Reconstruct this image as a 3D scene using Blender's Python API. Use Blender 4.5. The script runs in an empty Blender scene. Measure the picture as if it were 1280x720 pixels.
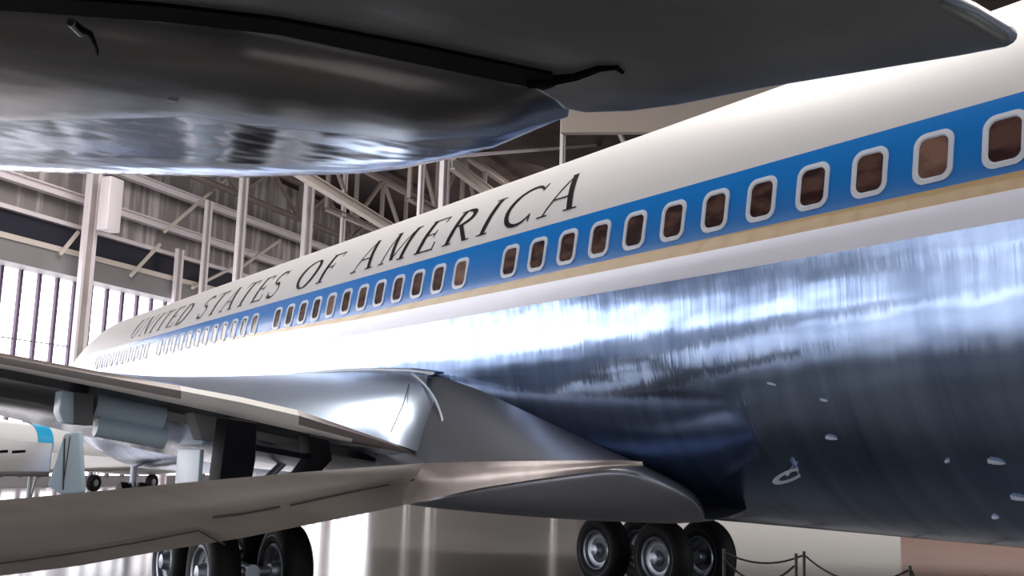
import bpy, bmesh, math, random
from mathutils import Vector, Matrix
random.seed(7)
C = bpy.context.scene.collection
scn = bpy.context.scene
# ------------------------------------------------------------------ camera
F_PX, PITCH, ROLL, YAW, CAM_H = 1341.0, .1575, -.0305, .5791, 1.954
Fv = Vector((math.sin(YAW)*math.cos(PITCH), math.cos(YAW)*math.cos(PITCH), math.sin(PITCH)))
R0 = Vector((math.cos(YAW), -math.sin(YAW), 0)); U0 = R0.cross(Fv)
Rv = R0*math.cos(ROLL) - U0*math.sin(ROLL); Uv = U0*math.cos(ROLL) + R0*math.sin(ROLL)
CP = Vector((0, 0, CAM_H))
cd = bpy.data.cameras.new('camera'); cam = bpy.data.objects.new('camera', cd); C.objects.link(cam)
cd.sensor_width = 36; cd.lens = F_PX*36/1280; cd.clip_start = .05; cd.clip_end = 500
cam.matrix_world = Matrix(((Rv.x, Uv.x, -Fv.x, CP.x), (Rv.y, Uv.y, -Fv.y, CP.y), (Rv.z, Uv.z, -Fv.z, CP.z), (0, 0, 0, 1)))
scn.camera = cam
# ------------------------------------------------------------------ exposure, world, lights
scn.view_settings.view_transform = 'Standard'; scn.view_settings.look = 'None'
scn.view_settings.gamma = 1; scn.view_settings.use_curve_mapping = False
scn.view_settings.exposure = 0.12
wd = bpy.data.worlds.new('world'); scn.world = wd; wd.use_nodes = True
bg = wd.node_tree.nodes['Background']; bg.inputs[0].default_value = (.75, .85, 1, 1); bg.inputs[1].default_value = .28
WN, WW = Vector((-.588, .809, 0)), Vector((.809, .588, 0))          # hangar axes: towards the window wall, along it
def W(a, b, z): return WW*a + WN*b + Vector((0, 0, z))
WIN_STRENGTH = 3.8
LAMPS = []
def area(name, loc, aim, sx, sy, power, col):
    l = bpy.data.lights.new(name, 'AREA'); l.shape = 'RECTANGLE'; l.size = sx; l.size_y = sy; l.energy = power; l.color = col
    o = bpy.data.objects.new(name, l); C.objects.link(o); o.location = loc
    o.rotation_euler = (Vector(aim)-Vector(loc)).to_track_quat('-Z', 'Y').to_euler()
    LAMPS.append(o); return o
area('overhead_fill_light', W(-4, -6, 17.5), W(0, 4, 3), 14, 10, 1200, (1, .97, .95))  # overhead fill with no fixtures in view, lights the hangar from above
area('overhead_fill_light', W(16, 4, 17.8), W(16, 5, 0), 12, 10, 3000, (1, .95, .9))
area('overhead_fill_light', W(30, 25, 17.8), W(36, 30, 4), 14, 10, 3200, (1, .93, .88))
area('overhead_fill_light', W(66, 16, 17.8), W(70, 26, 8), 20, 16, 3600, (1, .92, .87))
area('overhead_fill_light', W(24, -16, 17.8), W(26, -16, 0), 14, 12, 5000, (1, .93, .88))  # added unseen, brightens the floor beyond the airliner

# ------------------------------------------------------------------ projection helpers (photo measurement -> place in the hangar)
def ray(px, py): return Fv*F_PX + Rv*(px-640) - Uv*(py-360)
def on_x(px, py, v): d = ray(px, py); return CP + d*(v/d.x)
def on_y(px, py, v): d = ray(px, py); return CP + d*(v/d.y)
def on_z(px, py, v): d = ray(px, py); return CP + d*((v-CAM_H)/d.z)
def on_b(px, py, v): d = ray(px, py); return CP + d*(v/d.dot(WN))

# ------------------------------------------------------------------ materials
def mat(name, col, rough=.5, metal=0, emit=None, es=0, spec=.5, noise=None, bump=None, coat=0):
    m = bpy.data.materials.new(name); m.use_nodes = True; nt = m.node_tree; b = nt.nodes['Principled BSDF']
    b.inputs['Base Color'].default_value = (*col, 1); b.inputs['Roughness'].default_value = rough
    b.inputs['Metallic'].default_value = metal; b.inputs['Specular IOR Level'].default_value = spec
    b.inputs['Coat Weight'].default_value = coat
    if emit: b.inputs['Emission Color'].default_value = (*emit, 1); b.inputs['Emission Strength'].default_value = es
    if noise or bump:
        tc = nt.nodes.new('ShaderNodeTexCoord')
    if noise:                                          # (scale xyz, second colour, detail)
        sc, c2, lo, hi = noise
        mp = nt.nodes.new('ShaderNodeMapping'); mp.inputs['Scale'].default_value = sc
        n = nt.nodes.new('ShaderNodeTexNoise'); n.inputs['Scale'].default_value = 1; n.inputs['Detail'].default_value = 5
        r = nt.nodes.new('ShaderNodeMapRange'); r.inputs[1].default_value = lo; r.inputs[2].default_value = hi
        mx = nt.nodes.new('ShaderNodeMix'); mx.data_type = 'RGBA'
        mx.inputs[6].default_value = (*col, 1); mx.inputs[7].default_value = (*c2, 1)
        L = nt.links.new; L(tc.outputs['Object'], mp.inputs[0]); L(mp.outputs[0], n.inputs['Vector']); L(n.outputs[0], r.inputs[0])
        L(r.outputs[0], mx.inputs[0]); L(mx.outputs[2], b.inputs['Base Color'])
    if bump:                                           # list of (scale xyz, strength, distance)
        prev = None
        for sc, st, di in bump:
            mp = nt.nodes.new('ShaderNodeMapping'); mp.inputs['Scale'].default_value = sc
            n = nt.nodes.new('ShaderNodeTexNoise'); n.inputs['Scale'].default_value = 1; n.inputs['Detail'].default_value = 3
            bp = nt.nodes.new('ShaderNodeBump'); bp.inputs['Strength'].default_value = st; bp.inputs['Distance'].default_value = di
            L = nt.links.new; L(tc.outputs['Object'], mp.inputs[0]); L(mp.outputs[0], n.inputs['Vector']); L(n.outputs[0], bp.inputs['Height'])
            if prev: L(prev.outputs[0], bp.inputs['Normal'])
            prev = bp
        nt.links.new(prev.outputs[0], b.inputs['Normal'])
    return m
M = {}
M['white_paint'] = mat('white_paint', (.76, .74, .74), .45)
M['blue_paint'] = mat('blue_paint', (.006, .23, .72), .3, coat=.2)
M['gold_paint'] = mat('gold_paint', (.75, .50, .20), .35, coat=.3)
M['silver_paint'] = mat('silver_paint', (.66, .67, .73), .3, .25, bump=[((.4, 3, .5), .25, .01)])
M['black_paint'] = mat('black_paint', (.012, .012, .014), .4)
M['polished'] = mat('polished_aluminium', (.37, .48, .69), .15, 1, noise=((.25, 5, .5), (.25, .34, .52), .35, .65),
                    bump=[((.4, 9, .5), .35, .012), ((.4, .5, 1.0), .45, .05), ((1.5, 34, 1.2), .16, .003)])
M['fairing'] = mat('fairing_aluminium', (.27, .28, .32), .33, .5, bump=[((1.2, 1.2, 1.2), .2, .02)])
M['fillet'] = mat('fillet_aluminium', (.50, .59, .73), .28, .8, bump=[((.8, 3, .8), .25, .015)])
M['wing_alu'] = mat('wing_aluminium', (.19, .155, .15), .35, .2, noise=((.8, 2, 2), (.15, .12, .115), .4, .65), bump=[((.7, 2, 2), .3, .015)])
M['wing_under'] = mat('wing_underside_aluminium', (.42, .44, .47), .2, 1, bump=[((1, 1, 1), .4, .03)])
M['cream_paint'] = mat('cream_paint', (.58, .55, .53), .35)
M['flap'] = mat('flap_aluminium', (.64, .57, .53), .3, .7, noise=((.5, 3, 3), (.50, .44, .40), .4, .65), bump=[((.8, 2, 3), .25, .012)])
M['seam'] = mat('seam_dark', (.05, .04, .035), .7)
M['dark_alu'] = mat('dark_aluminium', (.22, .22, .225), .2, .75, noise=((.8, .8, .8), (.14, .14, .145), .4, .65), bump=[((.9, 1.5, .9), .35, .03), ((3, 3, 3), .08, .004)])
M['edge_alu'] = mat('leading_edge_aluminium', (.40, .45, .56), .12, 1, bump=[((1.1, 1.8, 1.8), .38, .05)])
M['black'] = mat('matte_black', (.004, .004, .006), .6, spec=.08)
M['tyre'] = mat('tyre_rubber', (.006, .006, .007), .6, spec=.15, bump=[((30, 30, 30), .1, .002)])
M['hub'] = mat('hub_metal', (.32, .35, .40), .35, .8)
M['hub_dark'] = mat('hub_dark', (.03, .035, .05), .4, .3)
M['glass'] = mat('window_glass_dark', (.045, .022, .022), .12, 0, spec=.6, noise=((3, 3, 9), (.14, .075, .06), .4, .6))
M['tan'] = mat('window_blind_tan', (.30, .17, .13), .2, 0, spec=.6, noise=((4, 4, 7), (.17, .09, .07), .4, .6))
M['frame'] = mat('window_frame_white', (.80, .86, .95), .3)
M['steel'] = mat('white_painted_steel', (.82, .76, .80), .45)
M['web_shade'] = mat('web_shade_steel', (.46, .42, .41), .6, noise=((.4, .4, .4), (.36, .32, .31), .4, .6))  # column white darkened, recess shade put into the colour
M['steel_brown'] = mat('brown_grey_steel', (.27, .225, .205), .6)
M['steel_cream'] = mat('cream_painted_steel', (.66, .60, .54), .6)
M['beam_dark'] = mat('beam_dark', (.02, .022, .04), .6)
M['beam_grey'] = mat('beam_grey', (.25, .24, .25), .6)
M['mullion'] = mat('mullion_purple_grey', (.10, .07, .12), .6)
M['concrete'] = mat('concrete_floor', (.16, .155, .15), .16, 0, spec=.6, noise=((.6, .6, .6), (.125, .12, .115), .35, .65), bump=[((1, 1, 1), .06, .01)])
M['roof'] = mat('roof_deck', (.035, .022, .02), .8, noise=((.5, .5, .5), (.07, .045, .04), .4, .6))
M['wall_up'] = mat('upper_wall_sheet', (.30, .27, .27), .6, noise=((1.6, 1.6, .12), (.62, .58, .58), .5, .62))
M['bulkhead'] = mat('cream_bulkhead', (.50, .43, .37), .7)
M['wall'] = mat('wall_panel', (.45, .43, .42), .7)
M['winglow'] = mat('daylit_window', (.9, .9, .9), .4, emit=(1, .97, 1), es=WIN_STRENGTH)
M['added_glow_side'] = mat('unseen_door_glow', (.9, .9, .9), .4, emit=(.9, .95, 1), es=3.6)
M['added_glow_far'] = mat('unseen_far_glow', (.9, .9, .9), .4, emit=(1, .95, .9), es=.75)
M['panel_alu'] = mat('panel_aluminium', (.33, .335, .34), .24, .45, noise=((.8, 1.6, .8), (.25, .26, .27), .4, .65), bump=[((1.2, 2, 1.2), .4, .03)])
M['fin_blue'] = mat('pale_blue_paint', (.50, .62, .72), .35)
M['jet_white'] = mat('jet_white', (.72, .74, .76), .3)
M['jet_grey'] = mat('jet_grey', (.20, .20, .19), .4, .2)
M['jet_blue'] = mat('jet_blue', (.02, .38, .68), .35)
M['rope'] = mat('rope_black', (.02, .02, .02), .7)
M['post'] = mat('post_black', (.02, .02, .022), .4)
M['red'] = mat('reflection_red', (.42, .25, .21), .5)

# ------------------------------------------------------------------ mesh helpers (all in world coordinates; build() makes them relative to the parent)
class MB:
    def __init__(s): s.v = []; s.f = []; s.m = []
    def add(s, vs, fs, mi=0):
        k = len(s.v); s.v += [Vector(p) for p in vs]
        for f in fs: s.f.append([i+k for i in f]); s.m.append(mi)
    def grid(s, rows, mi=0, closed=False, flip=False):
        n = len(rows[0]); vs = [p for r in rows for p in r]; fs = []
        for i in range(len(rows)-1):
            for j in range(n if closed else n-1):
                a, b = i*n+j, i*n+(j+1) % n
                q = [a, b, b+n, a+n]; fs.append(q[::-1] if flip else q)
        s.add(vs, fs, mi)
    def box(s, c, sx, sy, sz, ax=None, ay=None, mi=0):
        c = Vector(c); ax = Vector(ax or (1, 0, 0)).normalized(); ay = Vector(ay or (0, 1, 0)).normalized(); az = ax.cross(ay)
        vs = [c+ax*(i*sx/2)+ay*(j*sy/2)+az*(k*sz/2) for i in (-1, 1) for j in (-1, 1) for k in (-1, 1)]
        s.add(vs, [(0, 1, 3, 2), (4, 6, 7, 5), (0, 4, 5, 1), (2, 3, 7, 6), (0, 2, 6, 4), (1, 5, 7, 3)], mi)
    def bar(s, p, q, w, h, side=None, mi=0):
        p, q = Vector(p), Vector(q); d = (q-p).normalized(); sd = Vector(side or WN)
        sd = (sd - d*sd.dot(d)).normalized(); s.box((p+q)/2, (q-p).length, w, h, d, sd, mi)
    def ibeam(s, p, q, w, h, side=None, mi=0):          # rolled section: two flanges and a web
        p, q = Vector(p), Vector(q); d = (q-p).normalized(); sd = Vector(side or WN)
        sd = (sd - d*sd.dot(d)).normalized(); up = d.cross(sd); t = h*.16
        for k in (-1, 1): s.box((p+q)/2+up*(k*(h/2-t/2)), (q-p).length, w, t, d, sd, mi)
        s.box((p+q)/2, (q-p).length, w*.18, h-2*t, d, sd, mi)
    def tube(s, pts, r, n=10, mi=0, caps=True):
        pts = [Vector(p) for p in pts]; rs = r if isinstance(r, (list, tuple)) else [r]*len(pts); rows = []; pu = None
        for i, p in enumerate(pts):
            d = (pts[min(i+1, len(pts)-1)]-pts[max(i-1, 0)]).normalized()
            u = pu if pu else (Vector((0, 0, 1)) if abs(d.z) < .9 else Vector((1, 0, 0)))
            u = (u-d*u.dot(d)).normalized(); pu = u; v = d.cross(u)
            rows.append([p+(u*math.cos(a)+v*math.sin(a))*rs[i] for a in [2*math.pi*j/n for j in range(n)]])
        s.grid(rows, mi, closed=True)
        if caps:
            k = len(s.v)-n*len(pts); s.f.append(list(range(k, k+n))[::-1]); s.m.append(mi)
            k = len(s.v)-n; s.f.append(list(range(k, k+n))); s.m.append(mi)
    def lathe(s, c, axis, prof, n=28, mi=0):             # prof: (along, radius)
        c = Vector(c); d = Vector(axis).normalized(); u = Vector((0, 0, 1)) if abs(d.z) < .9 else Vector((1, 0, 0))
        u = (u-d*u.dot(d)).normalized(); v = d.cross(u)
        s.grid([[c+d*a+(u*math.cos(t)+v*math.sin(t))*r for t in [2*math.pi*j/n for j in range(n)]] for a, r in prof], mi, closed=True)
    def build(s, name, m, parent=None, smooth=False, label=None, bevel=0, seg=3, angle=35, loc=None):
        off = world_loc(parent) if parent else Vector(loc or (0, 0, 0))
        me = bpy.data.meshes.new(name); me.from_pydata([tuple(v-off) for v in s.v], [], s.f)
        for mm in (m if isinstance(m, list) else [m]): me.materials.append(mm)
        for p, i in zip(me.polygons, s.m): p.material_index = i; p.use_smooth = smooth
        me.update()
        bm = bmesh.new(); bm.from_mesh(me); bmesh.ops.recalc_face_normals(bm, faces=bm.faces); bm.to_mesh(me); bm.free()
        if smooth and angle: me.set_sharp_from_angle(angle=math.radians(angle))
        o = bpy.data.objects.new(name, me); C.objects.link(o)
        if parent: o.parent = parent
        else: o.location = off
        if bevel:
            b = o.modifiers.new('bevel', 'BEVEL'); b.width = bevel; b.segments = seg; b.limit_method = 'ANGLE'; b.angle_limit = math.radians(30)
            for p in me.polygons: p.use_smooth = True
        if label: o['label'] = label
        return o
def world_loc(o):
    l = Vector(o.location)
    while o.parent: o = o.parent; l += Vector(o.location)
    return l
def tag(o, label=None, cat=None, group=None, kind=None):
    if label: o['label'] = label
    if cat: o['category'] = cat
    if group: o['group'] = group
    if kind: o['kind'] = kind
    return o
def empty(name, loc, parent=None):
    o = bpy.data.objects.new(name, None); C.objects.link(o); o.empty_display_size = .3
    if parent: o.parent = parent; o.location = Vector(loc)-world_loc(parent)
    else: o.location = loc
    return o
def copy_tree(o, parent=None):
    c = o.copy(); C.objects.link(c)
    if parent: c.parent = parent
    for ch in list(o.children): copy_tree(ch, c)
    return c
def lerp(a, b, t): return a+(b-a)*t
def interp(x, pts):
    if x <= pts[0][0]: return pts[0][1]
    for (x0, y0), (x1, y1) in zip(pts, pts[1:]):
        if x <= x1: return lerp(y0, y1, (x-x0)/(x1-x0))
    return pts[-1][1]

# ================================================================== THE SETTING
A0, A1, B0, B1, ZR = -45, 125, -30, 38, 19.0
m = MB(); m.add([W(A0, B0, 0), W(A1, B0, 0), W(A1, B1, 0), W(A0, B1, 0), W(A0, B0, -.2), W(A1, B0, -.2), W(A1, B1, -.2), W(A0, B1, -.2)],
                [(0, 1, 2, 3), (7, 6, 5, 4), (0, 4, 5, 1), (1, 5, 6, 2), (2, 6, 7, 3), (3, 7, 4, 0)])
tag(m.build('floor', M['concrete']), kind='structure')
m = MB(); m.box(W((A0+A1)/2, (B0+B1)/2, ZR+.15), A1-A0, B1-B0, .3, WW, WN); tag(m.build('ceiling', M['roof']), kind='structure')
def wallbox(name, a0, a1, b0, b1, z0, z1, mt, mi=0):
    m = MB(); m.box(W((a0+a1)/2, (b0+b1)/2, (z0+z1)/2), abs(a1-a0), abs(b1-b0), z1-z0, WW, WN)
    return tag(m.build(name, mt), kind='structure')
wallbox('wall_left', A0, A1, B1, B1+.3, 9.75, ZR, M['wall_up'])
wallbox('wall_right', A0, A1, B0-.3, B0, 0, ZR, M['wall'])
wallbox('wall_far', A1, A1+.3, B0, B1, 0, ZR, M['wall'])
wallbox('wall_back', A0-.3, A0, B0, B1, 0, ZR, M['wall'])
# daylit door-high glazing of the left wall with its mullions
wallbox('window_1', A0, 72, B1+.1, B1+.2, .5, 9.75, M['winglow'])
wallbox('wall_left_side', 72, A1, B1, B1+.3, 0, 9.75, M['wall'])
wallbox('baseboard_left', A0, 72, B1, B1+.3, 0, .5, M['beam_grey'])
m = MB()
a = 37.1-1.12*73
while a < 72:
    m.box(W(a, B1, 5.1), .17, .16, 9.3, WW, WN); a += 1.12
for z in (3.4, 6.6): m.box(W((A0+72)/2, B1+.02, z), 72-A0, .05, .05, WW, WN)
tag(m.build('window_2', M['mullion']), kind='structure')
# eave beam bands over the glazing
wallbox('trim_1', A0, 80, B1-1.2, B1, 9.75, 10.7, M['beam_grey'])
wallbox('trim_2', A0, 80, B1-1.3, B1-1.1, 10.7, 10.95, M['steel_cream'])
wallbox('trim_3', A0, 80, B1-.6, B1-.4, 10.95, 12.1, M['beam_dark'])
wallbox('trim_4', A0, 80, B1-.9, B1-.6, 12.1, 12.3, M['steel'])
# unseen glazing added behind, beside and far ahead, for reflections on fuselage and floor
wallbox('added_door_window', -30, 20, B0+.02, B0+.1, 5, 11, M['added_glow_side'])
wallbox('added_back_window', A0+.02, A0+.1, -18, 34, 1.0, 10, M['added_glow_side'])
wallbox('added_far_window', A1-.15, A1-.05, -29, 37, .8, 8, M['added_glow_far'])  # added glow, hidden by the fuselage, brightens the floor beyond it
# cream bulkhead hung under the roof far off
def az_pt(px, dist, z):
    v = ray(px, 360); v.z = 0; v = v.normalized(); return v*dist+Vector((0, 0, z))
p_, q_ = az_pt(697, 46, 0), az_pt(1420, 50, 0); zb_ = on_y(760, 167, az_pt(760, 46, 0).y).z
m = MB(); m.bar(p_+Vector((0, 0, (zb_+ZR)/2)), q_+Vector((0, 0, (zb_+ZR)/2)), .4, ZR-zb_, WN); tag(m.build('trim_5', M['bulkhead']), kind='structure')
v_ = ray(1240, 690); v_.z = 0; v_ = v_.normalized(); m = MB(); m.box(v_*35+Vector((0, 0, .55)), 5.0, .15, 1.1, WN, WW)  # added panel, stands in for a reddish reflection on the floor
tag(m.build('added_red_panel', M['red'], bevel=.02), kind='structure')

# ================================================================== HANGAR STEELWORK
def column(px, ptop, b, w, label, name='steel_column', mt='steel', z1=None, kind='i'):
    p = on_b(px, ptop, b); base = Vector((p.x, p.y, 0)); r = empty(name, base)
    z1 = z1 or ZR
    for k in (-1, 1):
        m = MB(); o_ = base+WW*(k*w*.40); m.bar(o_+Vector((0, 0, .04)), o_+Vector((0, 0, z1)), w*.32, w*.22, WN); m.build('flange', M[mt], r)
    m = MB(); m.bar(base+Vector((0, 0, .04)), base+Vector((0, 0, z1)), w*.12, w*.6, WN); m.build('web', M['web_shade'], r)  # web painted darker for the shade between the flanges
    m = MB(); m.box(base+Vector((0, 0, .03)), w*1.5, w*1.5, .06, WW, WN); m.build('base_plate', M[mt], r)
    tag(r, label, 'column', 'white steel columns of the hangar'); return r
column(111, 300, 35.5, .75, 'thick white steel column rising in front of the windows at far left')
column(222, 350, 36.5, .55, 'short white column just above the airliner nose', z1=12.4)
column(258, 300, 35.5, .5, 'slim white column ending at the upper rail, right of the short one above the nose', z1=15.2)
column(300, 300, 33, .6, 'tall white column between two crossing beams left of centre')
column(383, 300, 31, .75, 'white column rising behind the faded first words on the airliner')
column(428, 290, 30, .38, 'very thin white column behind the second word on the airliner')
column(526, 240, 22, .42, 'thin white column standing just left of the broad one')
column(555, 240, 21, .72, 'broad white column above the middle letters of the big word')
column(704, 160, 14.5, .42, 'bright twin-flanged column rising right of the rounded metal flap end')
# boxed lamp housing beside the first column
m = MB(); p, q = on_b(138, 222, 34.5), on_b(138, 290, 34.5)
m.box((p+q)/2, .9, .6, abs(p.z-q.z), WW, WN); o = m.build('duct_box', M['steel'], loc=tuple(p), bevel=.05)
tag(o, 'white boxed duct beside the thick column at far left', 'duct')
def girder(p, q, w, h, label, mt='steel', cat='beam', name='steel_beam', group='steel beams under the roof'):
    m = MB(); m.ibeam(p, q, w, h, WN); o = m.build(name, M[mt], loc=tuple((Vector(p)+Vector(q))/2)); tag(o, label, cat, group); return o
a0, a1 = -30, 78
girder(W(a0, 37.3, 13.6), W(a1, 37.3, 13.6), .4, .42, 'long white lower rail along the wall above the windows')
girder(W(a0, 37, 15.5), W(a1, 37, 15.5), .4, .42, 'long white upper rail crossing behind the columns at left')
p, q = on_b(385, 222, 26), on_b(500, 292, 26); girder(p+(p-q)*.5, q, .4, .45, 'sloping cream brace ending at the foot of the truss, above the faded words', 'steel_cream')
p, q = on_b(565, 205, 22), on_b(640, 262, 22); girder(p, q, .35, .6, 'short sloping cream brace right of the broad column', 'steel_cream')
for (x0, y0, x1, y1, b, h, lab) in ((758, 130, 790, 200, 14, .22, 'left rail of the leaning pair above the white roof line'), (775, 130, 806, 190, 14, .22, 'right rail of the leaning pair above the white roof line'),
                               (560, 196, 770, 180, 16, .14, 'thin level rail under the rounded metal flap end')):
    girder(on_b(x0, y0, b), on_b(x1, y1, b), .2, h, lab)
# knee braces of the window wall
for i, (x0, y0, x1, y1) in enumerate(((75, 318, 98, 290), (163, 345, 200, 305), (240, 360, 290, 335), (300, 335, 350, 300), (205, 290, 285, 222))):
    m = MB(); m.bar(on_b(x0, y0, 36.5), on_b(x1, y1, 36.5), .12, .15, WN)
    tag(m.build('knee_brace', M['steel_cream'], loc=tuple(on_b(x0, y0, 36.2))), ['thin brace left of the thick column, over the dark eave band', 'thin brace right of the thick column, over the dark eave band',
        'thin brace between the two slim columns over the airliner nose', 'thin brace right of the tall column, over the white roof', 'long thin brace high up between duct box and tall column'][i], 'brace', 'braces on the window wall')
# roof trusses: chords, posts and diagonals, one object each
def truss(a, b0, b1, zb, zt, step, label, mt='steel_cream', t=.17, along=False):
    r = empty('roof_truss', W(b0, a, zb) if along else W(a, b0, zb))
    P = (lambda u, z: W(u, a, z)) if along else (lambda u, z: W(a, u, z)); sd = WN if along else WW
    m = MB(); m.ibeam(P(b0, zb), P(b1, zb), t*1.5, t*1.5, sd); m.build('bottom_chord', M[mt], r)
    m = MB(); m.ibeam(P(b0, zt), P(b1, zt), t*1.5, t*1.5, sd); m.build('top_chord', M[mt], r)
    u = b0; k = 0
    while u < b1-.01:
        v = min(u+step, b1)
        m = MB(); m.bar(P(u, zb), P(u, zt), t, t, sd); m.build('truss_post', M[mt], r)
        m = MB(); m.bar(P(u, zb if k % 2 else zt), P(v, zt if k % 2 else zb), t*.9, t*.9, sd); m.build('truss_diagonal', M[mt], r)
        u = v; k += 1
    tag(r, label, 'truss', 'roof trusses'); return r
for i, a in enumerate((78, 88, 98, 108, 118)):
    truss(a, 8, 37, 14.0, 18.4, 2.6, 'open brown-grey steel truss crossing under the dark roof, ' + ['nearest', 'second', 'third', 'fourth', 'farthest'][i] + ' of the row', 'steel_brown', .24)
for i, b in enumerate((35.5, 30, 23)):
    truss(b, (40, 50, 46)[i], 122, (16.2, 15.2, 14.4)[i], 18.4, 3.2, ['lengthwise truss close to the window wall', 'lengthwise truss midway between window wall and airliner', 'lengthwise truss nearest the airliner roof'][i], 'steel_brown', .2, along=True)

# ================================================================== AIRLINER
AX = 7.91                      # centreline
air = empty('airliner', (AX, 12.0, 0))
tag(air, 'long white and polished metal jet airliner with blue window stripe and black lettering', 'airplane')
def sec(s):
    w = 1.88; ht = 1.76; hb = 2.38; zc = 3.78
    if s < 2:
        t = min(1, (2-s)/17); w = 1.88*(1-t**1.8)+.05; ht = 1.76*(1-t**2.2)*(1-.2*t)+.05; hb = 2.38*(1-t**1.3)+.05; zc = 3.78+.75*t
    if s > 29.5:
        t = min(1, (s-29.5)/7.0); k = math.sqrt(max(0, 1-t**2.3)); w = 1.88*k+.02; ht = 1.76*k*(1-.25*t)+.02; hb = 2.38*k**.9*(1-.45*t)+.02; zc = 3.78-.85*t**1.5
    return w, ht, hb, zc
def lobe(u):                                            # half-width of the lower lobe at relative depth u
    u0 = .244
    if u <= u0: t = u/u0; return 1-.045*t*t*(3-2*t)
    return .955*math.sqrt(max(0, 1-((u-u0)/(1-u0))**2))
def fus(s, phi, off=0, side=-1):
    w, ht, hb, zc = sec(s); c, sn = math.cos(phi), math.sin(phi)
    if sn >= 0:
        x, z = w*max(c, 0), ht*sn; nx, nz = c/w, sn/ht
    else:
        z = hb*sn; x = w*lobe(-sn); e = 1e-3; a = max(0, min(1-e, -sn-e/2)); sl = (lobe(a+e)-lobe(a))*w/(-e*hb)
        nx, nz = 1, -sl
        if -sn > .999: nx, nz = 0, -1
    L = math.hypot(nx, nz) or 1
    return Vector((AX+side*(x+off*nx/L), s, zc+z+off*nz/L))
def phi_z(s, z):
    w, ht, hb, zc = sec(s); k = (z-zc)/(ht if z >= zc else hb); return math.asin(max(-1, min(1, k)))
def ztop(s): return 4.30 if s < 29 else 4.30-.02*(s-29)**1.4
def zbot(s): return interp(s, [(-20, 3.77), (13, 3.78), (18, 3.86), (22, 4.0), (27, 4.24), (29, 4.30), (40, 3.9)])
def zgold(s): return zbot(s) - interp(s, [(-20, .12), (6, .105), (14, .06), (22, .02), (28, .0)])
ss = [-15+.5*i for i in range(34)] + [2+.5*i for i in range(55)] + [29.5+.35*i for i in range(20)] + [36.48]
m = MB(); rings = []
NC, NB, NG, NK = 12, 6, 3, 18
mats = []
for s in ss:
    ring = []
    for side in (-1, 1):
        pt, pb, pg = phi_z(s, ztop(s)), phi_z(s, zbot(s)), phi_z(s, zgold(s)-.0005)
        pw = phi_z(s, zgold(s)-interp(s, [(2, .18), (14, .20), (29, .3), (36, .2)]))
        pt = max(pt, pb+1e-4); pg = min(pg, pb-1e-4)
        ph = [lerp(math.pi/2, pt, i/NC) for i in range(NC)]+[lerp(pt, pb, i/NB) for i in range(NB)]+[pb, pg, lerp(pg, pw, .5)]+[lerp(pw, -math.pi/2, i/NK) for i in range(NK+1)]
        pts = [fus(s, p, 0, side) for p in ph]
        ring += pts if side < 0 else pts[::-1][1:-1]
    rings.append(ring)
nh = NC+NB+NG+NK+1; nr = len(rings[0]); vs = [p for r in rings for p in r]
for i in range(len(rings)-1):
    for j in range(nr):
        jj = j if j < nh-1 else nr-1-j
        mi = 0 if jj < NC else 1 if jj < NC+NB else 2 if jj < NC+NB+1 else 4 if jj < NC+NB+NG else 3
        m.f.append([i*nr+j, i*nr+(j+1) % nr, (i+1)*nr+(j+1) % nr, (i+1)*nr+j]); m.m.append(mi)
m.v = vs
m.f.append(list(range(nr))); m.m.append(0); m.f.append(list(range(len(vs)-nr, len(vs)))); m.m.append(0)
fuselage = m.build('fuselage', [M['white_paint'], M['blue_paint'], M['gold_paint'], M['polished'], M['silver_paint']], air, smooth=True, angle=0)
# cabin windows
def rrect(w, h, r, n=6):
    out = []
    for cx, cy, a0 in ((w-r, h-r, 0), (-(w-r), h-r, 90), (-(w-r), -(h-r), 180), (w-r, -(h-r), 270)):
        for k in range(n+1): a = math.radians(a0+90*k/n); out.append((cx+r*math.cos(a), cy+r*math.sin(a)))
    return out
def onskin(s, z, off): return fus(s, phi_z(s, z), off)
def window(s, zc, tan):
    o1, o2, o3 = rrect(.150, .178, .085), rrect(.118, .146, .062), rrect(.108, .136, .055)
    m = MB(); rows = []
    for prof, off in ((o1, .0), (o1, .012), (o2, .014), (o3, .003)):
        rows.append([onskin(s+u, zc+v, off) for u, v in prof])
    m.grid(rows, closed=True); fr = m.build('window_frame', M['frame'], air, smooth=True)
    m = MB(); m.v = [onskin(s+u, zc+v, .006) for u, v in o3]; m.f = [list(range(len(o3)))]; m.m = [0]
    m.build('window_pane', M['tan' if tan else 'glass'], fr)
for i in range(0, 49):
    if i in (12, 25, 38): continue
    s = 3.80-.09+.508*i
    window(s, 4.0, i in (1, 13, 20))
for s in (3.203, 2.695, 2.187): window(s, 4.0, False)
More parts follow.
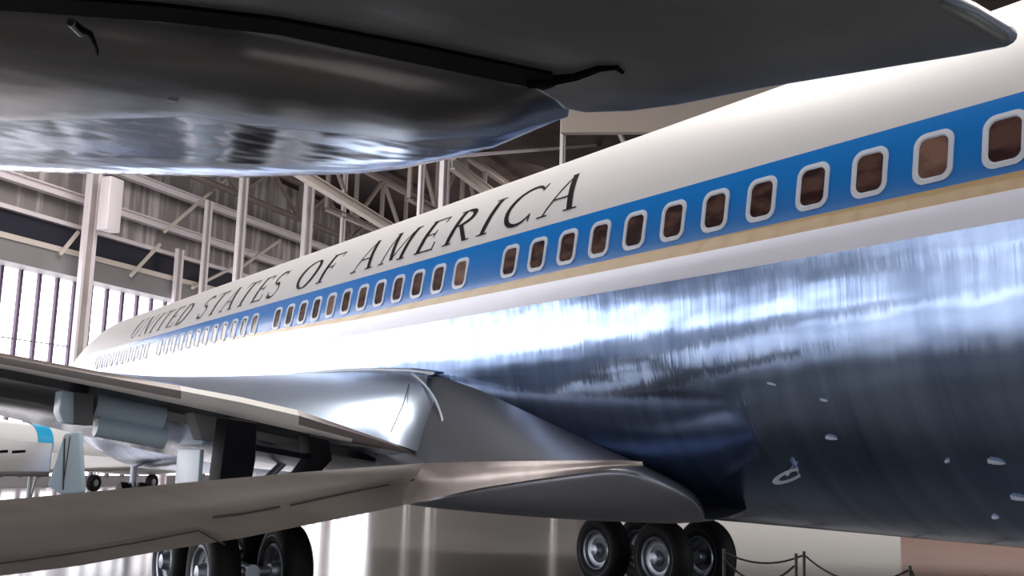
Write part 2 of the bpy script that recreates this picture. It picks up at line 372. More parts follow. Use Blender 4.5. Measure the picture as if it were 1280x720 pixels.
# lettering: serif capitals from thick and thin strokes, wrapped on the crown
TK, TN, SR = .135, .04, .035
def arc(cx, cy, rx, ry, a0, a1, w0, w1, n=14):
    return [((cx+rx*math.cos(math.radians(lerp(a0, a1, k/n))), cy+ry*math.sin(math.radians(lerp(a0, a1, k/n)))), w0+(w1-w0)*math.sin(math.pi*k/n)) for k in range(n+1)]
def st(x0, y0, x1, y1, w): return [((lerp(x0, x1, k/5), lerp(y0, y1, k/5)), w) for k in range(6)]
def sf(x, y, h=.13): return st(x-h, y, x+h, y, SR)
GL = {
 'A': (.95, [st(.12, 0, .46, 1, TN), st(.44, 1, .82, 0, TK), st(.25, .36, .66, .36, TN), sf(.12, .017), sf(.82, .017, .16)]),
 'C': (.88, [arc(.52, .5, .42, .5, 42, 318, TN, TK*.85, 24), st(.84, .80, .86, 1.0, TN), st(.84, .2, .86, .02, TN)]),
 'D': (.95, [st(.2, 0, .2, 1, TK), arc(.2, .5, .64, .49, 90, -90, TN, TK, 20), sf(.15, .017), sf(.15, .983)]),
 'E': (.80, [st(.22, 0, .22, 1, TK), st(.1, .98, .7, .98, TN), st(.1, .02, .74, .02, TN), st(.22, .5, .56, .5, TN), st(.7, 1, .7, .8, TN), st(.74, 0, .74, .22, TN), st(.56, .4, .56, .6, TN)]),
 'F': (.76, [st(.22, 0, .22, 1, TK), st(.1, .98, .7, .98, TN), st(.22, .5, .56, .5, TN), st(.7, 1, .7, .8, TN), st(.56, .4, .56, .6, TN), sf(.22, .017, .16)]),
 'I': (.42, [st(.2, 0, .2, 1, TK), sf(.2, .017, .16), sf(.2, .983, .16)]),
 'M': (1.15, [st(.16, 0, .2, 1, TN), st(.2, 1, .56, .05, TK), st(.56, .05, .92, 1, TN), st(.92, 1, .96, 0, TK), sf(.16, .017, .12), sf(.96, .017, .15), sf(.15, .983, .09), sf(.99, .983, .09)]),
 'N': (1.0, [st(.16, 0, .16, 1, TN), st(.16, 1, .82, 0, TK), st(.82, 0, .82, 1, TN), sf(.16, .017, .12), sf(.12, .983, .1), sf(.82, .983, .12)]),
 'O': (1.02, [arc(.5, .5, .42, .49, 90, 270, TN, TK+.02, 20), arc(.5, .5, .42, .49, -90, 90, TN, TK+.02, 20)]),
 'R': (.92, [st(.22, 0, .22, 1, TK), arc(.24, .74, .42, .25, 90, -90, TN, TK, 14), st(.42, .5, .82, .0, TK), sf(.22, .017, .15), sf(.18, .983, .12), sf(.86, .017, .1)]),
 'S': (.72, [arc(.37, .74, .24, .24, 40, 260, TN, TK*.8, 14), arc(.37, .26, .26, .25, 95, -140, TK, TN, 16), st(.58, .78, .6, 1, TN), st(.12, .0, .13, .24, TN)]),
 'T': (.85, [st(.42, 0, .42, 1, TK), st(.06, .98, .78, .98, TN), st(.06, 1, .06, .8, TN), st(.78, 1, .78, .8, TN), sf(.42, .017, .16)]),
 'U': (.98, [st(.2, 1, .2, .34, TK), arc(.5, .34, .3, .33, 180, 360, TK*.8, TN, 14), st(.8, .34, .8, 1, TN), sf(.2, .983, .15), sf(.8, .983, .13)]),
}
CAP = .56; WX = 1.24; PHI0 = math.asin((4.415-3.78)/1.76)
def letter(ch, s_left, offset_s):
    adv, strokes = GL[ch]; m = MB()
    def P(u, v): return fus(s_left-(u)*CAP*WX, PHI0+v*CAP/1.82, .004)
    for k, stt in enumerate(strokes):
        rows = []
        for i, ((u, v), w) in enumerate(stt):
            (ua, va), (ub, vb) = stt[max(0, i-1)][0], stt[min(len(stt)-1, i+1)][0]
            dx, dy = ub-ua, vb-va; L = math.hypot(dx, dy) or 1; nx, ny = -dy/L, dx/L
            if abs(dy) > .6*abs(dx) and abs(dx) > 1e-6 and len(stt) == 6: nx, ny = -1, 0       # diagonals end level
            rows.append([fus(s_left-(u+nx*w*q)*CAP*WX, PHI0+(v+ny*w*q)*CAP/1.82, .004+.0004*(k % 3)) for q in (-.5, .5)])
        m.grid(rows)
    m.build('letter_'+ch.lower(), M['black_paint'], air)
    return adv
text = 'UNITED STATES OF AMERICA'; LS = .785; s = 8.40; cur = 8.33
widths = [(.55 if c == ' ' else GL[c][0]*CAP*WX + .165) for c in text]
pos = cur + sum(widths) - .165
for c, wd_ in zip(text, widths):
    if c != ' ': letter(c, pos, 0)
    pos -= wd_
# fuselage seams
for s, p0, p1 in ((30.0+2.6, 1.2, -.9),):
    m = MB(); m.tube([fus(s, lerp(p0, p1, k/20), .002) for k in range(21)], .012, 5); m.build('radome_seam', M['seam'], air)
# small fittings on the lower side: oval ring drain, blade antennas, ports
def skin_frame(P):
    s, z = P.y, P.z; p = onskin(s, z, 0); n = (onskin(s, z, 1)-p).normalized(); t = Vector((0, 1, 0)); return p, n, t, n.cross(t)
def skin_hit(px, py):
    d = ray(px, py); lo = None
    for i in range(400, 1400):
        P = CP + d*(i/100/d.length)
        w, ht, hb, zc = sec(P.y); dx = abs(P.x-AX)/w; dz = (P.z-zc)/(ht if P.z > zc else hb)
        if dz > -1 and dx <= (math.sqrt(max(0, 1-dz*dz)) if dz >= 0 else lobe(-dz)): return P
P, Q = skin_hit(990, 592), None
p, n, t, u = skin_frame(P)
m = MB(); ring = []
for k in range(28):
    a = 2*math.pi*k/28; ring.append((math.cos(a), math.sin(a)))
ax1 = (t*-.75+u*.0 + n*.55).normalized(); ax2 = (n.cross(ax1)).normalized()
tilt = (Rv*.88+Uv*.40)
ax1 = (tilt - Fv*.2).normalized(); ax2 = (Uv*.75 - Rv*.35 - Fv*.5).normalized()
c0 = p+n*.10+Uv*.055+Rv*.03
rows = []
for rr in ((1, 1, 0), (1, 1, .012), (.62, .55, .012), (.62, .55, 0)):
    rows.append([c0+ax1*(.145*rr[0]*x+.02*(rr[0] > .9)*max(0, x)**4)+ax2*(.062*rr[1]*y)+Fv*-rr[2] for x, y in ring])
rows.append(rows[0]); m.grid(rows, closed=True)
m.build('oval_ring_plate', M['frame'], air, smooth=True, label='white oval ring plate')
m = MB(); m.tube([p+ax1*.11-n*.03, c0+ax1*.12], .012, 8); m.build('ring_strut', M['hub'], air, smooth=True)
m = MB(); m.tube([p-n*.02+Uv*.03, c0+Uv*.03-ax1*.035-Fv*.05], .012, 8)
m.build('ring_pin', M['frame'], air, smooth=True)
for px, py, L_, H_ in ((1040, 547, .10, .025), (1185, 576, .03, .02), (1246, 577, .12, .026), (1275, 622, .12, .024), (1245, 646, .05, .02), (965, 480, .09, .012), (1030, 500, .07, .012)):
    P = skin_hit(px, py); p, n, t, u = skin_frame(P); q = (t-u*.25).normalized(); r_ = n.cross(q)
    m = MB(); prof = [(-1, 0), (-.55, .65), (.1, 1), (.75, 1), (1, 0)]
    rows = [[p+q*(x*L_/2)+n*(z*H_)+r_*sgn*.006 for x, z in prof] for sgn in (-1, 1)]
    m.grid(rows); m.add(rows[0], [list(range(5))]); m.add(rows[1], [list(range(5))[::-1]])
    m.build('blade_antenna', M['frame'], air)

# ------------------------------------------------ port wing
def te_top(x): return interp(x, [(-13, 4.45), (1.4, 2.74), (2.0, 2.655), (3.4, 2.50), (4.1, 2.40), (5.0, 2.16), (5.85, 1.925), (6.6, 1.9)])
def te_bot(x): return interp(x, [(-13, 4.38), (1.4, 2.58), (2.4, 2.44), (3.4, 2.28), (4.6, 2.07), (5.85, 1.905), (6.6, 1.88)])
def te_y(x): return interp(x, [(-13, 2.6), (.8, 10.3), (7, 10.3)])
def le_y(x): return lerp(20.5, 5.2, (6.0-x)/19)
def wing_rows(mirror=False):
    rows = []
    for x in [-13, -9, -5, -2, 0, 1, 1.6, 2.3, 3, 3.6, 4.2, 4.8, 5.3, 5.7, 6.3]:
        yt, yl, zt, zb = te_y(x), le_y(x), te_top(x), te_bot(x); c = yl-yt; th = interp(x, [(-13, .22), (6, 1.15)])
        zmid = lerp(zb, zt, .5); r = []
        lip = zt-zb
        pr_ = [(0, zb+.02, 1), (-.02, zb+lip*.2, 1), (-.03, zb+lip*.36, 1), (-.025, zb+lip*.75, 0), (.03, zt, 0), (.25, zt-.01, 0)]
        for y, z, k in pr_: r.append(Vector((x, yt+y, z)))
        for f, g in ((.25, .55), (.5, .95), (.75, .9), (.9, .6), (.98, .25)): r.append(Vector((x, yt+c*f, zt+th*.30*g-.02)))
        r.append(Vector((x, yl, zb+th*.15)))
        for f, g in ((.98, -.02), (.88, -.28), (.7, -.42), (.45, -.5), (.22, -.42)): r.append(Vector((x, yt+c*f, zb+th*g*.42)))
        r.append(Vector((x, yt+1.25, zb-.06))); r.append(Vector((x, yt+1.2, zb+.03))); r.append(Vector((x, yt+.45, zt-.1*lip-.03))); r.append(Vector((x, yt+.05, zb+.03)))
        rows.append(r)
    return rows
def wing_mesh(fn=lambda v: v):
    m = MB(); rows = [[fn(v) for v in r] for r in wing_rows()]; n = len(rows[0])
    mats_ = [2, 2, 1, 1, 0, 0]+[0]*13
    m.grid(rows, 0, closed=True)
    for k in range(len(m.f)):
        j = k % n; xr = k//n; m.m[k] = (1 if 8 <= xr <= 9 else 2 if j > 1 else 1) if j <= 3 and xr < 11 else 2 if j <= 3 else 3 if 11 <= j <= 20 else 0
    m.f.append(list(range(n))); m.m.append(0)
    return m
wing_mats = [M['fillet'], M['cream_paint'], M['wing_alu'], M['wing_under']]
wing_mesh().build('wing', wing_mats, air, smooth=True, angle=40)
sw = wing_mesh(lambda v: Vector((2*AX-v.x, v.y, v.z))); sw.build('wing', wing_mats, air, smooth=True, angle=40)
# wing-root fillet between fuselage side and wing upper surface
top = [(10.30, 2.83), (10.9, 2.90), (11.5, 2.96), (12.3, 3.01), (13.3, 3.05), (15, 3.08), (17, 3.0), (19, 2.7)]
m = MB(); rows = []
foot = [(5.86, 10.34), (5.45, 10.36), (5.0, 10.4), (4.5, 10.45), (4.0, 10.5), (3.4, 10.9), (3.2, 12.4), (3.4, 16)]
for (s, z), (fx, fy) in zip(top, foot):
    a_ = onskin(s, z, .015); zt = te_top(fx)+.008+min(.5, max(0, fy-10.5)*.11); b_ = Vector((fx, fy, zt)); r = []
    for k in range(13):
        t = k/12; p = a_.lerp(b_, t); drop = math.sin(math.pi*t)*min(.16, (a_-b_).length*.10)
        r.append(p+Vector((-.6, 0, .8))*drop*.55)
    rows.append(r)
def bez(a, b, c, n=16): return [a*(1-t)**2+b*2*t*(1-t)+c*t*t for t in [k/n for k in range(n+1)]]
pa, pm, pz = skin_hit(519, 469), on_x(566, 502, 5.80), on_x(557, 576, 5.70)
pa = pa+Vector((-.02, 0, .01)); rows[0] = bez(pa, pm, pz, 12)
m.grid(rows); fl = m.build('root_fillet', M['fillet'], air, smooth=True, angle=0)
sd = fl.modifiers.new('s', 'SUBSURF'); sd.levels = sd.render_levels = 2
# bright bead arcing down the fillet's aft edge and along its top
m = MB(); m.tube([p+Vector((-.09, -.12, 0)) for p in bez(pa, pm, pz)], .013, 8); m.build('fillet_bead', M['frame'], air, smooth=True)
m = MB(); m.tube([pa]+[onskin(s, z+.01, .05) for s, z in top[1:7]], .022, 8); m.build('fillet_bead', M['frame'], air, smooth=True)
m = MB(); m.tube([pa+Vector((-.03, 0, -.02)), on_y(503, 505, 10.3)+Vector((-.04, -.10, 0)), on_y(486, 540, 10.25)+Vector((0, -.05, 0))], .006, 6); m.build('fillet_seam', M['seam'], air)
# aft wing-to-body fairing: bulged body tapering back along the belly
m = MB(); rows = []
spec = [(535, 467, 626, 640, 5.28), (555, 469, 619, 646, 5.27), (600, 486, 608, 654, 5.32), (635, 503, 602, 659, 5.37), (670, 520, 597, 662, 5.44), (705, 537, 592, 665, 5.52), (740, 553, 588, 667, 5.62), (775, 569, 584, 668, 5.74), (805, 583, 592, 669, 5.88), (835, 597, 606, 669, 6.02), (860, 611, 618, 668, 6.16), (874, 626, 632, 664, 6.3), (880, 642, 645, 658, 6.42)]
for k_, (px, t0, t1, t2, xo) in enumerate(spec):
    a_ = skin_hit(px, t0); a_ = a_+Vector((.03, 0, 0)); ll = on_x(px, t1, xo); cb = on_x(px, t2, xo+.28); r = []
    if k_ < 2: a_ = a_+Vector((.03, .1, .04))
    for k in range(11):
        t = k/10; p = a_.lerp(ll, t); r.append(p+Vector((-.3, 0, .12))*math.sin(math.pi*t)*.22*max(0, a_.z-ll.z))
    bb = fus(cb.y, -1.22, -.05); w_ = interp(k_, [(8, .45), (12, .0)])
    for k in range(1, 12):
        t = k/11; c1 = cb+(cb-(ll+bb)/2)*w_; r.append(ll*(1-t)**2+c1*2*t*(1-t)+bb*t*t)
    rows.append(r)
r0 = [p+Vector((.25, 1.6, 0)) for p in rows[0]]; rows.insert(0, r0)
m.grid(rows); ff = m.build('wing_root_fairing', M['fairing'], air, smooth=True, angle=0)
sd = ff.modifiers.new('s', 'SUBSURF'); sd.levels = sd.render_levels = 2
# inboard flap, drooped
def flap_pt(px, py):
    if px > 470:
        qx = on_x(px, py, interp(px, [(470, 5.1), (540, 5.22), (600, 5.27), (670, 5.39), (740, 5.57), (775, 5.70), (800, 5.84)]))
    d = ray(px, py); n = Vector((.30, 1, .55)); p0 = Vector((5.2, 9.3, 1.6)); t = (p0-CP).dot(n)/d.dot(n)
    if px > 470: return (CP+d*t).lerp(qx, min(1, (px-470)/110))
    return CP+d*t
ftop = [(-330, 645), (0, 625), (100, 616), (200, 606), (300, 597), (380, 590), (460, 584), (530, 579), (600, 577), (670, 576), (740, 575), (775, 575), (803, 577)]
fmid = [(-330, 735), (0, 685), (100, 673), (200, 660), (300, 648), (380, 630), (440, 620), (510, 605), (600, 594), (670, 587), (740, 581), (775, 579), (803, 580)]
fbot = [(-330, 770), (0, 720), (100, 707), (200, 689), (300, 673), (380, 657), (440, 645), (503, 632), (600, 610), (670, 599), (740, 589), (775, 585), (803, 583)]
m = MB(); rows = []
nf = Vector((.30, 1, .55)).normalized()
for A_, B_, D_ in zip(ftop, fmid, fbot):
    a_, b_, d_ = flap_pt(*A_), flap_pt(*B_), flap_pt(*D_); h = (a_-d_).length; th = .13*min(1, h/.5); th = th if A_[0] < 535 else .012
    zz = Vector((0, 0, th)); rows.append([a_+nf*th*1.2-zz*2.2, a_+nf*th*.25-zz*.15, a_-nf*.0, a_.lerp(b_, .35)-nf*th*.35, a_.lerp(b_, .75)-nf*th*.28, b_-nf*.02, b_.lerp(d_, .6)-nf*.01, d_, d_+nf*.02, b_.lerp(d_, .3)+nf*th*.6, a_.lerp(b_, .5)+nf*th*1.0-zz*.8])
m.grid(rows, closed=True); n = len(rows[0]); m.f.append(list(range(n))); m.m.append(0); m.f.append(list(range(len(m.v)-n, len(m.v)))); m.m.append(0)
flap = m.build('inboard_flap', M['flap'], air, smooth=True, angle=50)
for pts in ([(160, 677), (248, 660), (281, 678)], [(266, 644), (300, 640), (350, 631)], [(362, 629), (440, 612), (500, 600), (545, 592)], [(0, 701), (80, 690), (160, 677)]):
    m = MB(); pp = []
    for (x0, y0), (x1, y1) in zip(pts, pts[1:]):
        for k in range(4): pp.append(flap_pt(lerp(x0, x1, k/4), lerp(y0, y1, k/4))-nf*.042)
    pp.append(flap_pt(*pts[-1])-nf*.035); m.tube(pp, .009, 6); m.build('panel_seam', M['seam'], flap)
# flap tracks and cove fittings
def slab(pxs, y, depth, name, mt, smooth=False, bevel=.0):
    m = MB(); f = [on_y(a, b, y) for a, b in pxs]; k = [p+Vector((0, depth, 0)) for p in f]; n = len(f)
    m.add(f+k, [list(range(n)), list(range(n, 2*n))[::-1]]+[[i, (i+1) % n, (i+1) % n+n, i+n] for i in range(n)])
    return m.build(name, M[mt], air, bevel=bevel)
slab([(285, 522), (322, 528), (320, 575), (314, 608), (274, 608), (280, 560)], 10.0, .35, 'flap_track', 'black', bevel=.02)
slab([(386, 543), (412, 549), (416, 575), (404, 588), (372, 598), (390, 574)], 10.2, .3, 'flap_track', 'black', bevel=.02)
slab([(320, 556), (388, 568), (388, 575), (320, 563)], 10.3, .1, 'push_rod', 'black')
m = MB()
for x0, y0, x1, y1, r in ((118, 507, 204, 524, .12), (120, 532, 206, 548, .11)):
    m.tube([on_y(x0, y0, 11.3), on_y(x1, y1, 11.3)], r, 16)
m.build('actuator_tube', M['fin_blue'], air, smooth=True)
slab([(77, 488), (93, 490), (93, 530), (80, 528), (74, 515)], 11.0, .3, 'cove_bracket', 'fin_blue', bevel=.015)
slab([(93, 490), (118, 494), (116, 532), (92, 530)], 11.2, .3, 'cove_bracket', 'beam_grey', bevel=.01)
slab([(240, 515), (282, 523), (276, 552), (252, 550)], 11.0, .3, 'cove_bracket', 'beam_grey', bevel=.02)
# fin-shaped flap end plate standing over the flap
f = [(59, 608), (80, 542), (99, 539), (103, 616), (76, 618)]
m = MB(); A_ = [on_y(a, b, 9.35) for a, b in f]; n = len(A_); B_ = [p+Vector((.05, .09, 0)) for p in A_]
m.add(A_+B_, [list(range(n)), list(range(n, 2*n))[::-1]]+[[i, (i+1) % n, (i+1) % n+n, i+n] for i in range(n)])
o = m.build('fillet_flap', M['fin_blue'], air, bevel=.015)
m = MB(); m.tube([on_y(81, 548, 9.33), on_y(79, 612, 9.33)], .006, 6); m.tube([on_y(88, 545, 9.33), on_y(80, 600, 9.33)], .004, 6); m.build('panel_seam', M['seam'], o)

# ------------------------------------------------ main landing gear
def wheel(c, parent, face):
    c = Vector(c); R_ = .57; m = MB(); prof = []
    for a in range(0, 181, 12):
        t = math.radians(a); prof.append((-.17*math.cos(t)*1.05 if a else -.15, .33+.24*math.sin(t)**.55 if 0 < a < 180 else .33))
    prof[-1] = (.15, .33); prof.append((.12, .30)); prof.append((-.12, .30)); prof.append(prof[0])
    m.lathe(c, (1, 0, 0), prof, 36); t_ = m.build('tyre', M['tyre'], parent, smooth=True)
    m = MB()
    for sg in (-1, 1): m.lathe(c, (sg, 0, 0), [(.13, .42), (.165, .42), (.172, .405), (.165, .39), (.14, .39)], 36)
    m.build('sidewall_band', M['hub_dark'], t_, smooth=True)
    m = MB()
    for sg in (-1, 1): m.lathe(c, (sg, 0, 0), [(.02, .30), (.15, .315), (.162, .30), (.15, .275), (.10, .26), (.07, .19), (.075, .12)], 32)
    h_ = m.build('wheel_rim', M['hub'], parent, smooth=True)
    m = MB()
    for sg in (-1, 1): m.lathe(c, (sg, 0, 0), [(.07, .24), (.085, .12), (.09, .1)], 24)
    m.build('wheel_well', M['hub_dark'], h_, smooth=True)
    m = MB()
    for sg in (-1, 1): m.lathe(c, (sg, 0, 0), [(.05, .12), (.13, .11), (.19, .085), (.2, .05), (.21, 0)], 20)
    m.build('hub_cap', M['hub'], h_, smooth=True)
for sgn in (-1, 1):
    X = AX+sgn*3.37; g = empty('main_landing_gear', (X, 13.02, .57), air)
    for dx in (-.43, .43):
        for y in (12.31, 13.73): wheel((X+dx, y, .57), g, 0)
    m = MB(); m.tube([(X, 12.2, .57), (X, 13.85, .57)], .09, 12); m.build('bogie_beam', M['hub'], g, smooth=True)
    for y in (12.31, 13.73): m = MB(); m.tube([(X-.32, y, .57), (X+.32, y, .57)], .06, 12); m.build('axle', M['hub'], g, smooth=True)
    m = MB(); m.tube([(X, 13.02, .5), (X, 13.02, 1.3)], .1, 14); m.tube([(X, 13.02, 1.25), (X, 13.02, 2.3)], .15, 14); m.build('oleo_strut', M['jet_grey'], g, smooth=True)
    m = MB(); m.tube([(X, 12.9, .95), (X, 12.6, .8), (X, 12.85, .62)], .03, 8); m.tube([(X, 13.02, 1.2), (X-sgn*.9, 13.02, 2.1)], .05, 10); m.build('side_brace', M['hub'], g, smooth=True)
m = MB(); x_ = AX-3.95-.25
m.box((x_+.25, 13.0, 1.5), .05, .9, .9); m.build('gear_door', M['fin_blue'], air, bevel=.01)
g = empty('nose_landing_gear', (AX, 31, .5), air)
for dx in (-.25, .25):
    m = MB(); m.lathe((AX+dx, 31, .5), (1, 0, 0), [(-.1, .2), (-.13, .35), (-.11, .48), (0, .5), (.11, .48), (.13, .35), (.1, .2), (.05, 0)], 28); m.build('tyre', M['tyre'], g, smooth=True)
m = MB(); m.tube([(AX, 31, .5), (AX, 31, 2.2)], .09, 12); m.tube([(AX-.25, 31, .5), (AX+.25, 31, .5)], .05, 10); m.build('oleo_strut', M['hub'], g, smooth=True)

# ================================================================== OVERHEAD TAILPLANE OF THE NEIGHBOURING AIRCRAFT
tp = empty('parked_aircraft', (0, 3.0, 3.2)); tag(tp, 'dark polished metal aircraft whose tailplane hangs close overhead', 'airplane')
ZO = 3.2
def poly_solid(pts, rim, zb, zt, crown=0):                  # outline to solid with rounded rim; rim = radius
    m = MB(); n = len(pts); P_ = [Vector((p[0], p[1], 0)) for p in pts]; inn = []
    area_ = sum(P_[i].x*P_[(i+1) % n].y-P_[(i+1) % n].x*P_[i].y for i in range(n))
    if area_ < 0: P_.reverse()
    for i in range(n):
        a_, b_, c_ = P_[i-1], P_[i], P_[(i+1) % n]; n1 = Vector((-(b_-a_).y, (b_-a_).x, 0)).normalized(); n2 = Vector((-(c_-b_).y, (c_-b_).x, 0)).normalized()
        q = (n1+n2); q = q/max(.5, q.dot(n1)); inn.append(q)
    rows = []; K = 8
    hz = (zt-zb)/2
    for k in range(K+1):
        t = math.pi*k/K; ins = rim*(1-math.sin(t)); z = (zb+zt)/2-hz*math.cos(t)
        rows.append([Vector((p.x, p.y, z))+q*ins for p, q in zip(P_, inn)])
    m.grid(rows, closed=True); m.f.append(list(range(n))[::-1]); m.m.append(0)
    k0 = len(m.v)-n; m.f.append(list(range(k0, k0+n))); m.m.append(0); return m
far = []
for px, py in ((-60, 213), (0, 214), (110, 216), (220, 219), (330, 221), (430, 219), (500, 211), (560, 202), (620, 186), (660, 180), (685, 165), (692, 148), (690, 130), (680, 112)):
    d = ray(px, py); far.append(on_z(px, py, ZO+.0))
elev_pts = [(-2.6, 3.45)]+[(-2.6, 7.3), (-1.2, 6.9)]+[(p.x, p.y) for p in far]+[(2.0, 3.0), (1.0, 3.12), (0, 3.3)]
def elevator():
    # chordwise stations: hinge side flat, crease, then rolled edge facing the windows
    far_ = [(p.x, p.y) for p in (on_z(a, b, ZO+.10) for a, b in ((0, 221), (110, 224), (220, 227), (330, 229), (430, 225), (500, 213), (560, 200), (620, 184), (655, 175), (676, 164)))]
    XE = far_[-1][0]+.03; xs = [-2.6, -1.2, 0, .55, 1.0, 1.4, 1.75, XE-.3, XE-.2, XE-.12, XE-.06, XE-.02, XE]
    m = MB(); rows = []
    for x in xs:
        yf = interp(x, [(-2.6, 7.7), (-1.2, 6.8)]+far_+[(XE, far_[-1][1]-.10)])
        yh = interp(x, [(-2.6, 3.42), (0, 3.28), (1.08, 3.12), (2.4, 2.98)])
        yc = interp(x, [(-2.6, 6.0), (.5, 4.55), (1.2, 4.0), (1.75, 3.95), (XE-.2, 3.75), (XE, 3.45)])
        s_ = interp(x, [(XE-.2, 1), (XE-.12, .93), (XE-.06, .8), (XE-.02, .5), (XE, .2)]); yc = min(yc, yf-.02)
        cm = (yh+yf)/2
        wk = interp(x, [(.9, 0), (1.9, .75), (XE, 1)])
        def q(y, z): return Vector((x-max(0, yf-y)*.52*wk, lerp(cm, y, interp(x, [(XE-.12, 1), (XE-.06, .97), (XE-.02, .9), (XE, .8)])), ZO+.16+(z-.16)*s_))
        r = [q(yh, .22), q(yh, .05), q(yh+.03, 0)]
        r += [q(lerp(yh+.03, yc-.03, t), -.03*math.sin(math.pi*t)) for t in (.25, .5, .75)] + [q(yc-.03, 0), q(yc+.01, .006)]
        L_ = yf-yc
        for t in (15, 30, 45, 60, 75, 90, 110, 135): a = math.radians(t); r.append(q(yc+.02+(L_-.02)*math.sin(a)**.8 if t <= 90 else yf-L_*.3*(1-math.sin(a)), .006+.17*(1-math.cos(a))))
        r += [q(lerp(yf, yh, .5), .36), q(yh+.1, .33)]
        rows.append(r)
    m.grid(rows, 0, closed=True); n = len(rows[0])
    for k in range(len(m.f)):
        j = k % n; m.m[k] = 1 if 7 <= j <= 14 else 0
    m.f.append(list(range(n))); m.m.append(0); m.f.append(list(range(len(m.v)-n, len(m.v)))); m.m.append(0); return m
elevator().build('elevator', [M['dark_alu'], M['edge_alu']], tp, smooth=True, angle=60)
A_pts = [(-2.6, .35), (-2.6, 3.36), (0, 3.2), (1.08, 3.02), (1.9, 2.90)]
for px, py in ((690, 118), (700, 128), (730, 134), (790, 132), (850, 124), (960, 102), (1080, 82), (1200, 62), (1262, 50), (1272, 45), (1262, 36), (1222, 12), (1180, -8)): p = on_z(px, py, ZO+.03); A_pts.append((p.x, p.y))
A_pts += [(1.9, .35)]
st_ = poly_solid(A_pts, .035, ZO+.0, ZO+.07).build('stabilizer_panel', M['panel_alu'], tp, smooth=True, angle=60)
m = MB(); hp = [on_z(a, b, ZO-.012) for a, b in ((-150, -22), (0, -6), (200, 8), (350, 26), (520, 58), (690, 94), (694, 108), (680, 113), (520, 80), (350, 44), (200, 27), (0, 13), (-150, -2))]; n = len(hp)
m.add(hp+[p+Vector((0, 0, .12)) for p in hp], [list(range(n)), list(range(n, 2*n))[::-1]]+[[i, (i+1) % n, (i+1) % n+n, i+n] for i in range(n)]); m.build('hinge_gap_shade', M['black'], tp)  # black strip painted in for the dark of the open hinge gap
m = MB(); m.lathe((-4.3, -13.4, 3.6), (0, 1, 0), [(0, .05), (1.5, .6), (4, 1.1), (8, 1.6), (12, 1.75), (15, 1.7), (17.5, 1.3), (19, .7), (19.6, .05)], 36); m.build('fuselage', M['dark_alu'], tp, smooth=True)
for y_ in (-7, -1): m = MB(); m.tube([(-4.3, y_, .5), (-4.3, y_, 2.3)], .1, 12); m.build('gear_leg', M['hub'], tp, smooth=True); m = MB(); m.lathe((-4.45, y_, .45), (1, 0, 0), [(0, 0), (0, .25), (.03, .4), (.15, .45), (.27, .4), (.3, .25), (.3, 0)], 28); m.build('tyre', M['tyre'], tp, smooth=True)
for k_ in (0,): m = MB(); m.box((-3.2, 1.9, ZO+.05), 1.4, 3.0, .14); m.build('stabilizer_root', M['panel_alu'], tp, bevel=.03)
# bent black strip at the hinge, and cable hanging under the panel
m = MB(); pts = [(660, 100), (690, 98), (720, 94), (750, 84), (770, 83), (778, 90)]
m.tube([on_z(a, b, ZO-.0) for a, b in pts], [.03, .026, .02, .016, .012, .008], 8); m.build('bent_strip', M['black'], tp, smooth=True)
m = MB(); m.tube([on_z(a, b, ZO-.012) for a, b in ((92, 30), (100, 36), (112, 42), (121, 60), (124, 85), (123, 112))], .008, 8); m.build('drain_cable', M['black'], tp, smooth=True)
m = MB(); m.tube([on_z(a, b, ZO-.012) for a, b in ((88, 28), (96, 36), (102, 42))], .012, 8); m.build('cable_clip', M['hub'], tp, smooth=True)
m = MB(); p = on_z(215, 121, ZO-.015); m.lathe(p, (0, 0, -1), [(0, .025), (.012, .022), (.014, .0)], 14); m.build('bolt_head', M['hub'], tp, smooth=True)

# ================================================================== BACKGROUND AIRCRAFT (seen through the gap under the wing)
def jet_pt(px, py, b=30): return on_b(px, py, b)
B_J = 33.5
nose, tail = jet_pt(254, 580, B_J), jet_pt(-120, 538, B_J+1)
jet = empty('business_jet', Vector(((nose.x+tail.x)/2, (nose.y+tail.y)/2, 0))); tag(jet, 'small white jet with a blue mark parked beyond the airliner wing', 'airplane')
ax = (tail-nose).normalized(); Lj = (tail-nose).length
m = MB(); m.lathe(nose, ax, [(0, .03), (.3, .18), (.9, .36), (1.8, .55), (3, .72), (5, .86), (8, .9), (Lj*.8, .85), (Lj, .3), (Lj+.3, .02)], 28)
m.build('fuselage', M['jet_white'], jet, smooth=True)
c = jet_pt(45, 528, B_J-1.2); m = MB(); m.box(c, .75, .03, .42, ax, WN.cross(Vector((0, 0, 1))).cross(ax)); 
m = MB(); q = nose+ax*10.4; m.lathe(q, ax, [(0, .905), (.001, .912), (.8, .915), (.801, .905)], 28); m.build('blue_band', M['jet_blue'], jet, smooth=True)
wr = nose+ax*5.5
m = MB(); a_, b_, c_, d_ = jet_pt(205, 578, B_J-1), jet_pt(175, 585, B_J-3), jet_pt(-10, 592, B_J-6), jet_pt(-10, 562, B_J-3)
vs = [a_, b_, c_, d_]; m.add([v+Vector((0, 0, .07)) for v in vs]+[v-Vector((0, 0, .07)) for v in vs], [(0, 1, 2, 3), (7, 6, 5, 4)]+[(i, (i+1) % 4, (i+1) % 4+4, i+4) for i in range(4)])
m.build('wing', M['jet_grey'], jet, bevel=.05)
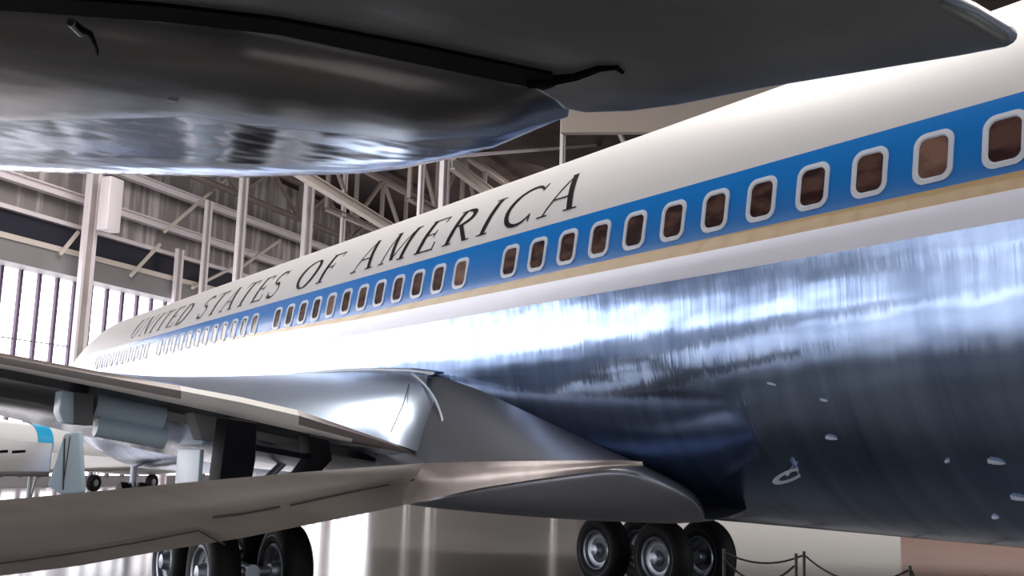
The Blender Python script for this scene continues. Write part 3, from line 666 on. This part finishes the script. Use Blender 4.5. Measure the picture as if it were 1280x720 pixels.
for px, py in ((118, 596), (190, 598)):
    p = jet_pt(px, py, B_J); p.z = .36; g = empty('landing_gear', p, jet)
    m = MB(); m.lathe(p-WN*.12, WN, [(0, .12), (0, .2), (-.02, .3), (.03, .36), (.2, .36), (.24, .3), (.22, .15), (.24, 0)], 24); m.build('tyre', M['tyre'], g, smooth=True)
    m = MB(); m.lathe(p-WN*.14, WN, [(0, 0), (0, .1), (.04, .2), (.1, .2)], 18); m.build('wheel_rim', M['hub'], g, smooth=True)
    m = MB(); m.tube([p, p+Vector((0, 0, 1.3))], .06, 8); m.tube([p, p+WW*.5+Vector((0, 0, .9))], .035, 8); m.build('strut', M['jet_white'], g, smooth=True)
# darker aircraft wing at the left frame edge
p0 = jet_pt(0, 575, 20); g = empty('grey_aircraft', Vector((p0.x, p0.y, 0))); tag(g, 'grey aircraft wing with dark slots on a single wheel at left frame edge', 'airplane')
q = [jet_pt(-90, 545, 22), jet_pt(66, 556, 22), jet_pt(62, 592, 19), jet_pt(-90, 590, 19)]
m = MB(); m.add([v+Vector((0, 0, .05)) for v in q]+[v-Vector((0, 0, .08)) for v in q], [(0, 1, 2, 3), (7, 6, 5, 4)]+[(i, (i+1) % 4, (i+1) % 4+4, i+4) for i in range(4)])
m.build('wing', M['jet_grey'], g, bevel=.04)
for x in (2, 24): m = MB(); m.bar(jet_pt(x-8, 565, 18.8), jet_pt(x+7, 564, 18.8), .05, .06); m.build('slot', M['black'], g)
p = jet_pt(38, 594, 20.5); p.z = .3
m = MB(); m.lathe(p-WN*.1, WN, [(0, 0), (0, .2), (.03, .3), (.17, .3), (.2, .2), (.2, 0)], 24); m.build('tyre', M['tyre'], g, smooth=True)
m = MB(); m.tube([p, p+Vector((0, 0, 1.3))], .05, 8); m.tube([p, p+WW*.3+Vector((0, 0, 1.3))], .03, 8); m.build('strut', M['jet_white'], g, smooth=True)

# ================================================================== ROPE BARRIER beyond the airliner
posts = []
for i, (px, d_) in enumerate(((905, 13.2), (995, 13), (1005, 13.4), (1137, 12.2), (1230, 11.6))):
    v = ray(px, 690); v.z = 0; v = v.normalized(); p = v*d_; posts.append(p)
    r = empty('barrier_post', p); m = MB(); m.tube([p, p+Vector((0, 0, .98))], .018, 10); m.build('pole', M['post'], r, smooth=True)
    m = MB(); m.lathe(p, (0, 0, 1), [(.0, .16), (.02, .16), (.035, .1), (.05, .02)], 20); m.build('base', M['post'], r, smooth=True)
    tag(r, ['black barrier post hidden beside the wheels', 'left one of the two close-set black posts under the belly', 'right one of the two close-set black posts under the belly', 'lone black barrier post where two ropes meet, lower right', 'black barrier post at the right end of the rope'][i], 'barrier post', 'rope barrier posts')
for i, (a_, b_) in enumerate(((0, 1), (2, 3), (3, 4), (0, 2))):
    p, q = posts[a_]+Vector((0, 0, .93 if i else .84)), posts[b_]+Vector((0, 0, .93 if i else .84)); e_ = (q-p).normalized()*.022; p, q = p+e_, q-e_; sag = (.20, .20, .45, .10)[i]
    m = MB(); m.tube([p.lerp(q, t)-Vector((0, 0, sag*4*t*(1-t))) for t in [k/16 for k in range(17)]], .012, 8)
    tag(m.build('barrier_rope', M['rope'], loc=tuple(p), smooth=True), ['lower drooping rope next to the black wheels', 'drooping black rope between paired posts and lone post', 'rope falling steeply right of the lone post', 'upper shallow rope next to the black wheels'][i], 'rope', 'barrier ropes')
